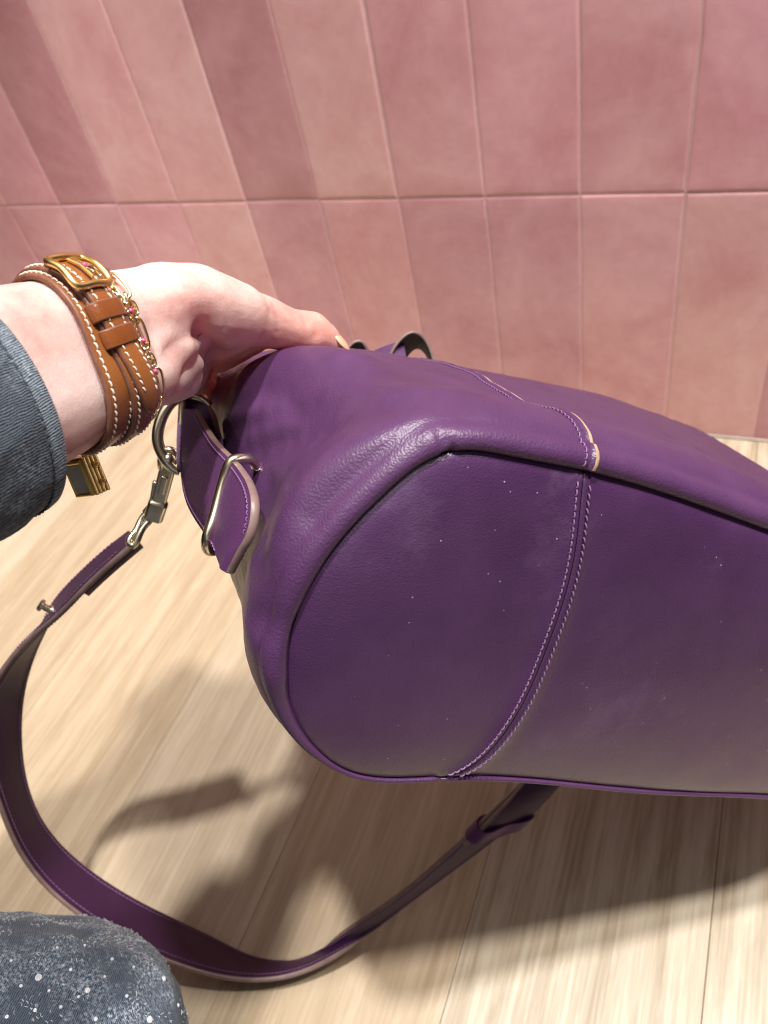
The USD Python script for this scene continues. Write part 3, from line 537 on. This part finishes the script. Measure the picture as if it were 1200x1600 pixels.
mcp = [(316, 562, .448), (314, 575, .452), (310, 588, .446), (304, 598, .434)]
pip = [(384, 606, .505), (388, 614, .505), (382, 630, .500), (368, 642, .490)]
dip = [(426, 620, .500), (430, 630, .500), (420, 646, .495), (398, 656, .485)]
tip = [(454, 634, .490), (458, 648, .488), (444, 664, .482), (418, 672, .476)]
for a, b, c, d, r in zip(mcp, pip, dip, tip, (.0092, .0096, .0090, .0080)):
    bones += [hull((at(*a), r * 1.12), (at(*b), r)), hull((at(*b), r), (at(*c), r * .9)), hull((at(*c), r * .9), (at(*d), r * .78))]
arm = manifold3d.Manifold.batch_boolean(bones, manifold3d.OpType.Add).refine_to_length(.0022).to_mesh()
arm = trimesh.Trimesh(arm.vert_properties[:, :3], arm.tri_verts, process=True); arm.merge_vertices()
trimesh.smoothing.filter_taubin(arm, lamb=.55, nu=.53, iterations=38)
Va = np.array(arm.vertices)
def adent(X, amp, sig):
    global Va
    Va = dent(Va, np.array(trimesh.Trimesh(Va, arm.faces, process=False).vertex_normals), X, amp, sig)
adent([(318, 520), (334, 540), (338, 556)], -.0042, .0030); adent([(283, 585), (300, 562), (318, 552)], -.0024, .0020); adent([(300, 600), (312, 578), (326, 566)], -.0022, .0017)
adent([(255, 520), (285, 512), (315, 505)], -.0022, .006); adent([(295, 540), (308, 572), (304, 605)], .0022, .004); adent([(300, 450), (340, 462), (380, 478)], .0012, .007)
adent([(482, 498), (492, 508), (494, 524)], -.0008, .0018); adent([(233, 560), (260, 562), (285, 548)], -.0012, .0028); adent([(462, 489), (466, 502)], -.0006, .0016)
adent([(230, 470), (238, 520), (236, 575)], -.0007, .0016); adent([(222, 560), (232, 600), (240, 630)], -.0009, .0014); adent([(350, 470), (356, 490), (352, 512)], -.0007, .0016); adent([(430, 478), (436, 495), (434, 515)], -.0006, .0013); adent([(474, 494), (480, 508)], -.0006, .0011); adent([(262, 548), (285, 530), (312, 522)], -.0014, .0020)
adent([(240, 605), (270, 595), (292, 600)], .0014, .006)
Va = Va + np.array(trimesh.Trimesh(Va, arm.faces, process=False).vertex_normals) * (.0007 * (meshkit.fbm(Va * 90, 3, 5) - .5))[:, None]
arm = trimesh.Trimesh(Va, arm.faces, process=False)
person = thing('person', 'person in blue denim jacket and studded grey jeans gripping the bag with the left hand', 'person', at(100, 560, .3))
arm_p = part(person, 'arm', arm, SKIN, True)
# thumb nail
td = unit(at(526, 550, .403) - at(500, 522, .396)); nz = unit(unit(at(510, 500, .40) - at(510, 530, .40)) * .75 + unit(at(512, 530, .42) - CAM) * .45 + unit(at(540, 530, .40) - at(500, 530, .40)) * .45); nz = unit(nz - td * (nz @ td)); nx = np.cross(td, nz); ny = td
tn = at(515, 534, .400) + nz * .0058 + td * .0040
nl = trimesh.creation.icosphere(3, 1.0); nl.apply_scale([.0046, .0066, .0013]); nz = unit(unit(CAM - at(515, 538, .395)) * .35 + unit(at(515, 500, .395) - at(515, 540, .395)) * .55 + unit(at(540, 530, .39) - at(500, 530, .39)) * .6); nz = unit(nz - td * (nz @ td)); nx = np.cross(td, nz)
part(arm_p, 'thumb_nail', placed(nl, at(513, 533, .3985) + nz * .0052 + td * .0045, nx, td, nz), NAIL, True)
# sleeve
def ring(c, ra, rb, n, e1=E1, e2=E2, bump=0, seed=0):
    p = np.linspace(0, 2 * np.pi, n, endpoint=False); k = 1 + bump * (meshkit.noise(np.stack([np.cos(p) * 2 + 5, np.sin(p) * 2 + 5, p * 0 + seed], -1)) - .5)
    return c + np.outer(np.cos(p) * ra * k, e1) + np.outer(np.sin(p) * rb * k, e2)
sc0 = at(-18, 628, .272); sl = []
SR = [(0, .0405, .0365, -.0022), (-.0002, .0410, .0370, -.0012), (0, .0418, .0378, 0), (-.0008, .0428, .0388, 0), (-.003, .0432, .0392, 0), (-.0045, .0430, .0390, 0), (-.0056, .0423, .0383, 0), (-.0066, .0424, .0384, 0), (-.009, .0430, .0390, 0)] + [(-t, .043 + t * .10, .039 + t * .10, 0) for t in np.arange(.013, .16, .004)]
tilt = unit(AN + E1 * .10)
for k, (t, ra, rb_, x) in enumerate(SR): sl.append(ring(sc0 + AN * t, ra, rb_, 140, bump=.05 if k > 5 else .03, seed=k * .12))
sl = [ring(sc0 + AN * -.03, .037, .033, 140)] + [ring(sc0 + AN * -.0005, .0395, .0355, 140)] + sl
SG = np.array(sl); sm = grid(SG, close_v=True)
if (sm.vertex_normals[8 * 140 + 10] @ (SG[8, 10] - SG[8].mean(0))) < 0: sm.faces = sm.faces[:, ::-1]
sv = np.array(sm.vertices); sv += np.array(sm.vertex_normals) * (np.clip((np.arange(len(sv)) // 140 - 8) / 6, 0, 1) * .011 * (meshkit.fbm(sv * [38, 38, 38], 4, 2) - .5))[:, None]
frow = sm.faces.min(1) // 140; hemf = (frow >= 3) & (frow <= 8)
slv = part(person, 'sleeve', sub_mesh(sv, sm.faces[~hemf]), DENIM, True); part(slv, 'cuff_hem', sub_mesh(sv, sm.faces[hemf]), DENIM_HEM, True, label='paler worn hem of the sleeve')
hp = ring(sc0 + AN * -.0062, .0426, .0386, 300, bump=.05, seed=8 * .12); hp = np.vstack([hp, hp[:1]])
part(slv, 'hem_stitching', stitches(hp, unit(hp - (sc0 + AN * -.006)), .0030, .0022, .0004), noisy('navy_thread', (.03, .035, .05), (.05, .06, .08), 300, .8), True)
# knee
kc = at(88, 1660, .410); ax_k = unit(np.array([-.35, -.9, -.25]))
kn = manifold3d.Manifold.batch_hull([sph(kc, .070), sph(kc + ax_k * .02 + np.array([-.02, 0, -.002]), .070), sph(at(-260, 1640, .42), .075), sph(at(60, 1950, .40), .072)]).refine_to_length(.0028).to_mesh()
kn = trimesh.Trimesh(kn.vert_properties[:, :3], kn.tri_verts, process=True); kv = np.array(kn.vertices); knn = np.array(kn.vertex_normals)
kv = kv + knn * (.010 * (meshkit.fbm(kv * 22, 3, 7) - .5) + .0028 * (meshkit.fbm(kv * np.array([60, 60, 110]), 3, 8) - .5))[:, None]
kn = trimesh.Trimesh(kv, kn.faces, process=False); jeans = part(person, 'jeans', kn, JEANS, True)
kN = np.array(kn.vertex_normals)
for (x, y, s) in [(62, 1527, 1.2), (140, 1546, 1), (257, 1529, 1), (232, 1592, 1.2), (112, 1515, .6), (30, 1545, .6), (178, 1500, .6), (52, 1578, .6), (200, 1555, .6), (150, 1590, .7), (95, 1570, .6), (210, 1515, .5), (20, 1500, .5), (88, 1480, .5), (130, 1480, .5), (12, 1590, .6), (165, 1530, .5), (75, 1548, .5), (275, 1570, .7), (118, 1560, .5)]:
    p = front(kv, [(x, y)], 6)[0]; n = kN[np.argmin(((kv - p) ** 2).sum(1))]
    s *= .78; g = trimesh.creation.cone(.0018 * s, .0011 * s, sections=8); g2 = trimesh.creation.cylinder(.0018 * s, .0006, sections=8); g = cat([g, g2])
    xx, yy, zz = frame(n, [0, .3, 1]); part(jeans, 'rhinestone', placed(g, p + n * .0004, xx, yy, zz), STONE_GLASS, False)

tn_ = [];  kp_ = px(kv); kd = w2c(kv)[:, 2]; face = (kN @ unit(CAM - kc)) > .05; ids = np.where(face & (kp_[:, 0] > -30) & (kp_[:, 1] < 1640))[0]
cl = rng.choice(ids, 60)
for c0 in cl:
    near_ = ids[np.linalg.norm(kv[ids] - kv[c0], axis=1) < .006]
    for p0 in rng.choice(near_, 9):
        n = kN[p0]; t = unit(np.cross(n, B @ np.array([.5, -.8, .2])) + rng.normal(0, .35, 3)); t = unit(t - n * (t @ n)); b = np.cross(n, t); ln = rng.uniform(.0008, .0026); q = kv[p0] + n * .0002
        tn_.append(tube(np.array([q - t * ln / 2 - n * .0003, q + b * rng.normal(0, .0004) + n * .0005, q + t * ln / 2 - n * .0003]), rng.uniform(.00012, .00026), 4))
part(jeans, 'frayed_threads', cat(tn_), noisy('frayed_cotton', (.34, .38, .44), (.50, .54, .60), 200, .8), True, kind='stuff')
# body behind the camera (it shows only as the dark reflection in the glossy leather)
def fat(*s_): return manifold3d.Manifold.batch_hull([sph(p, r) for p, r in s_])
tors = fat((np.array([-.50, -1.30, .62]), .10), (np.array([-.10, -1.40, .62]), .10), (np.array([-.46, -1.36, 1.05]), .09), (np.array([-.08, -1.44, 1.05]), .09)) + fat((at(-330, 700, .215), .040), (np.array([-.52, -1.15, .72]), .055)) + fat((np.array([-.52, -1.15, .72]), .055), (np.array([-.46, -1.34, 1.02]), .065))
tors = tors.refine_to_length(.03).to_mesh(); tors = trimesh.Trimesh(tors.vert_properties[:, :3], tors.tri_verts, process=True); tv = np.array(tors.vertices) + np.array(tors.vertex_normals) * (.02 * (meshkit.fbm(np.array(tors.vertices) * 12, 3, 1) - .5))[:, None]
part(person, 'jacket', trimesh.Trimesh(tv, tors.faces, process=False), DENIM, True)
legs = fat((np.array([-.40, -.90, .26]), .075), (np.array([-.42, -1.25, .40]), .095)) + fat((np.array([.50, -.86, .34]), .07), (np.array([-.12, -1.30, .42]), .095)) + fat((np.array([.50, -.86, .34]), .062), (np.array([.46, -1.08, .06]), .05)) + fat((np.array([-.48, -1.30, .44]), .11), (np.array([-.08, -1.36, .44]), .11))
legs = legs.refine_to_length(.03).to_mesh(); legs = trimesh.Trimesh(legs.vert_properties[:, :3], legs.tri_verts, process=True); part(jeans, 'trouser_legs', legs, JEANS, True)

# ------------------------------------------------------------------ bracelets on the wrist
def arm_skin(c, phi):
    """distance from c to the skin in the direction phi around the forearm"""
    return c + 0
ray_mesh = cKDTree(Va)
def wrist_loop(t_of, n=200, gap=.0008, a0=0, a1=2 * np.pi):
    """curve round the wrist: t_of(phi) = place along the arm (0 at the wrist joint); phi 0 = top in the picture, 90 = towards the camera"""
    ph = np.linspace(a0, a1, n); out = []
    for p in ph:
        c = wr + AN * t_of(p); d = E1 * math.cos(p) + E2 * math.sin(p)
        rel = Va - c; al = rel @ d; off = np.linalg.norm(rel - al[:, None] * d, axis=1); k = (off < .0035) & (al > 0)
        out.append(al[k].max() if k.any() else np.nan)
    r = np.array(out); r = np.where(np.isnan(r), np.nanmean(r), r); r = np.maximum(r, .018)
    w = np.hanning(17); w /= w.sum(); r = np.convolve(np.r_[r[-17:], r, r[:17]] if a1 - a0 > 6.2 else np.pad(r, 17, mode='edge'), w, 'same')[17:-17]
    P = np.array([wr + AN * t_of(p) + (E1 * math.cos(p) + E2 * math.sin(p)) * (rr + gap) for p, rr in zip(ph, r)]); R = np.array([E1 * math.cos(p) + E2 * math.sin(p) for p in ph])
    return P, R
def band_on(parent, t_of, w, gap, th=.0022, a0=0, a1=2 * np.pi, n=160, material=TAN, name='band', stitch=True):
    P1, R1 = wrist_loop(lambda p: t_of(p) - w / 2, n, gap + th / 2, a0, a1); P2, R2 = wrist_loop(lambda p: t_of(p) + w / 2, n, gap + th / 2, a0, a1)
    lift = np.maximum(((P1 + P2) / 2 - wr), 0); r_ = R1
    a, b, c, d, N = strip(P1, P2, th)
    bp = part(parent, name, cat([a, b]), material, True); part(bp, 'band_edge', cat([c, d]), TAN_EDGE, True)
    if (N[n // 2] @ R1[n // 2]) < 0: N = -N
    if stitch:
        Wb = unit(P2 - P1)
        for o in (.0016, w - .0016): part(bp, 'stitching', stitches(P1 + Wb * o + N * (th / 2 + .0002), N, .0028, .0022, .00042, tilt=.0003), WHITE_THREAD, True)
    return P1, P2, N, bp
lb = thing('leather_bracelet', 'tan leather bracelet wrapped twice round the wrist with white stitching and gold buckle', 'bracelet', wr)
P1, P2, N1, _ = band_on(lb, lambda p: -.0300 + .003 * math.cos(p), .0112, .0004)
Q1, Q2, N2, _ = band_on(lb, lambda p: -.0222 - .0015 * math.cos(p - .4), .0112, .0026)
def hoop(phi, t0, w, gap, name, half=.0030):
    """small keeper across the band at angle phi"""
    i = int(round(phi / (2 * np.pi) * 159)) % 160; a, b, n = Q1[i], Q2[i], N2[i]; wd = unit(b - a); T = np.cross(wd, n)
    c = (a + b) / 2; hw = np.linalg.norm(b - a) / 2
    prof_ = [(-hw - .0012, -.001), (-hw - .0010, .0018), (-hw + .001, .0030), (0, .0034), (hw - .001, .0030), (hw + .0010, .0018), (hw + .0012, -.001)]
    R = spline(np.array([c + wd * x + n * y for x, y in prof_]), 30); cN = np.cross(tangents(R), T); cN *= np.sign((cN[15] @ n))
    a_, b_, c_, d_, _ = strip(R - T * half, R + T * half, .0016); kp = part(lb, name, cat([a_, b_]), TAN_KEEP, True); part(kp, 'keeper_edge', cat([c_, d_]), TAN_EDGE, True)
hoop(math.radians(66), 0, 0, 0, 'keeper'); hoop(math.radians(84), 0, 0, 0, 'keeper')
# the tongue of the band lies over the second wrap, from the buckle to its rounded tip
tw = .0094; P1t, R1t = wrist_loop(lambda p: -.0222 - .0015 * math.cos(p - .4) - tw / 2 + .002 * max(0, p - 1.5), 90, .0058, math.radians(22), math.radians(140)); P2t, R2t = wrist_loop(lambda p: -.0222 - .0015 * math.cos(p - .4) + tw / 2 + .002 * max(0, p - 1.5), 90, .0058, math.radians(22), math.radians(140))
u_ = np.linspace(0, 1, 90); sh = np.where(u_ > .80, 1 - np.sqrt(np.clip(1 - ((u_ - .80) / .20) ** 2, 0, 1)), 0)[:, None]; mdt = (P1t + P2t) / 2
P1t, P2t = P1t + (mdt - P1t) * sh * .97, P2t + (mdt - P2t) * sh * .97
a, b, c, d, Nt = strip(P1t, P2t, .0021); Nt = Nt if Nt[45] @ R1t[45] > 0 else -Nt; tg = part(lb, 'tongue', cat([a, b]), TAN, True); part(tg, 'tongue_edge', cat([c, d]), TAN_EDGE, True)
Wt = unit(P2t - P1t)
for e, s_ in ((P1t, 1), (P2t, -1)): part(tg, 'stitching', stitches((e + s_ * Wt * .0015 + Nt * .0012)[:80], Nt[:80], .0028, .0022, .0004, tilt=.0003), WHITE_THREAD, True)
for i in (10, 17, 24, 66):
    h = (P1t[i] + P2t[i]) / 2 + Nt[i] * .0013; part(tg, 'buckle_hole', tube(np.array([h - Nt[i] * .0008, h + Nt[i] * .0003]), .0008, 10), TAN_EDGE, 30)
# buckle: a rounded gold frame at the top of the wrist with its prong
i = int(math.radians(40) / (2 * np.pi) * 159); bc = (Q1[i] + Q2[i]) / 2 + N2[i] * .004; wd = unit(Q2[i] - Q1[i]); Tn = np.cross(wd, N2[i])
Tn = Tn if Tn @ E2 > 0 else -Tn
fr = spline(np.array([bc + wd * x + Tn * y + N2[i] * z for x, y, z in ((-.0076, -.0075, -.0006), (-.0082, 0, .0010), (-.0076, .0078, -.0010), (0, .0086, -.0004), (.0074, .0076, -.0010), (.0080, 0, .0010), (.0074, -.0075, -.0006), (0, -.0080, 0))]), 80, True)
part(lb, 'buckle', tube(fr, .0014, 10, True), GOLD, True); part(lb, 'buckle_prong', tube(np.array([bc - Tn * .006, bc + N2[i] * .0015, bc + Tn * .0066 + N2[i] * .0012]), .0008, 8), GOLD, True)

def chain(parent, t_of, gap, pattern, a0, a1, name='link', r=.00042, mt=GOLD_CHAIN, droop=None):
    P, R = wrist_loop(t_of, 300, gap, a0, a1); L = np.r_[0, np.cumsum(np.linalg.norm(np.diff(P, axis=0), axis=1))]
    s, k = 0, 0
    while True:
        ln, wd = pattern[k % len(pattern)]
        if s + ln > L[-1]: break
        f = lambda q_, A: np.array([np.interp(q_, L, A[:, j]) for j in range(3)])
        c, t, n = f(s + ln / 2, P), unit(f(s + ln, P) - f(s, P)), unit(f(s + ln / 2, R)); b = np.cross(t, n)
        ang = (.45 if k % 2 else -.45) + rng.normal(0, .15); n, b = n * math.cos(ang) + b * math.sin(ang), b * math.cos(ang) - n * math.sin(ang)
        th = np.linspace(0, 2 * np.pi, 18, endpoint=False); ex = .72
        O = c + np.outer(np.sign(np.cos(th)) * np.abs(np.cos(th)) ** ex * (ln / 2 + r * .9), t) + np.outer(np.sign(np.sin(th)) * np.abs(np.sin(th)) ** ex * wd / 2, b)
        part(parent, name, tube(O, r, 6, True), mt, True); s += ln - 2 * r * 1.2; k += 1
gc = thing('gold_chain_bracelet', 'gold chain bracelet of round and long links nearest the hand', 'bracelet', wr)
chain(gc, lambda p: -.0078 + .0030 * math.cos(p + .5), .0014, [(.0046, .0036), (.0046, .0036), (.0046, .0036), (.0112, .0040)], math.radians(-60), math.radians(290), r=.00056)
pb = thing('bead_bracelet', 'fine gold chain bracelet with tiny pink beads beside the leather bracelet', 'bracelet', wr)
chain(pb, lambda p: -.0132 + .0012 * math.cos(p - .5), .0030, [(.0026, .0019)], math.radians(-30), math.radians(250), 'link', .00034)
Pb, Rb = wrist_loop(lambda p: -.0126 + .0012 * math.cos(p - .5), 60, .0036, math.radians(-10), math.radians(120))
for k in range(3, 60, 11): part(pb, 'bead', ball(Pb[k] + Rb[k] * .0004, .0009, 2), PINK_BEAD, True)

# padlock watch hanging under the wrist
pw = at(134, 743, .335); py_ = unit(at(120, 706, .332) - at(150, 778, .338)); pxv, pyv, pzv = frame(np.cross(py_, unit(at(165, 735, .342) - at(110, 750, .330))), py_)
pz = unit(CAM - pw) * .62 + unit(at(90, 770, .335) - at(170, 735, .335)) * .75; pz = unit(pz - py_ * (pz @ py_)); pxx = np.cross(py_, pz)
pad = thing('padlock_charm', 'small gold padlock watch hanging below the wrist in front of the sleeve', 'charm', pw)
def lp_(m, x, y, z):
    return placed(m, pw + pxx * x + py_ * y + pz * z, pxx, py_, pz)
part(pad, 'case', cat([lp_(rbox([.0165, .0175, .0070], .0012), 0, 0, 0)]), GOLD, 35)
for k in range(4): part(pad, 'rib', lp_(rbox([.0014, .0172, .0016], .0005), .0086, 0, -.0028 + k * .0019), GOLD, 35)
part(pad, 'face', lp_(rbox([.0118, .0128, .0010], .0004), -.0005, -.0004, .0034), WATCH_FACE, 35)
part(pad, 'bezel', cat([lp_(rbox([.0014, .0150, .0014], .0004), -.0070, -.0004, .0036), lp_(rbox([.0014, .0150, .0014], .0004), .0062, -.0004, .0036), lp_(rbox([.0146, .0014, .0014], .0004), -.0004, .0070, .0036), lp_(rbox([.0146, .0014, .0014], .0004), -.0004, -.0078, .0036)]), GOLD, 35)
shk = spline(np.array([pw + pxx * x + py_ * y for x, y in ((-.0058, .006), (-.0058, .013), (-.0040, .0175), (0, .0190), (.0040, .0175), (.0058, .013), (.0058, .006))]), 60); part(pad, 'shackle', tube(shk, .0013, 10), GOLD, True)
for x, y in ((.0100, .004), (.0100, -.004)): part(pad, 'knob', lp_(ball([0, 0, 0], .0015), x, y, -.001), GOLD, True)
part(pad, 'hanger', tube(np.array([pw + py_ * .018, pw + py_ * .024 - pz * .002, pw + py_ * .032 - pz * .006]), .0022, 8, flat=(1, .4)), TAN, True)
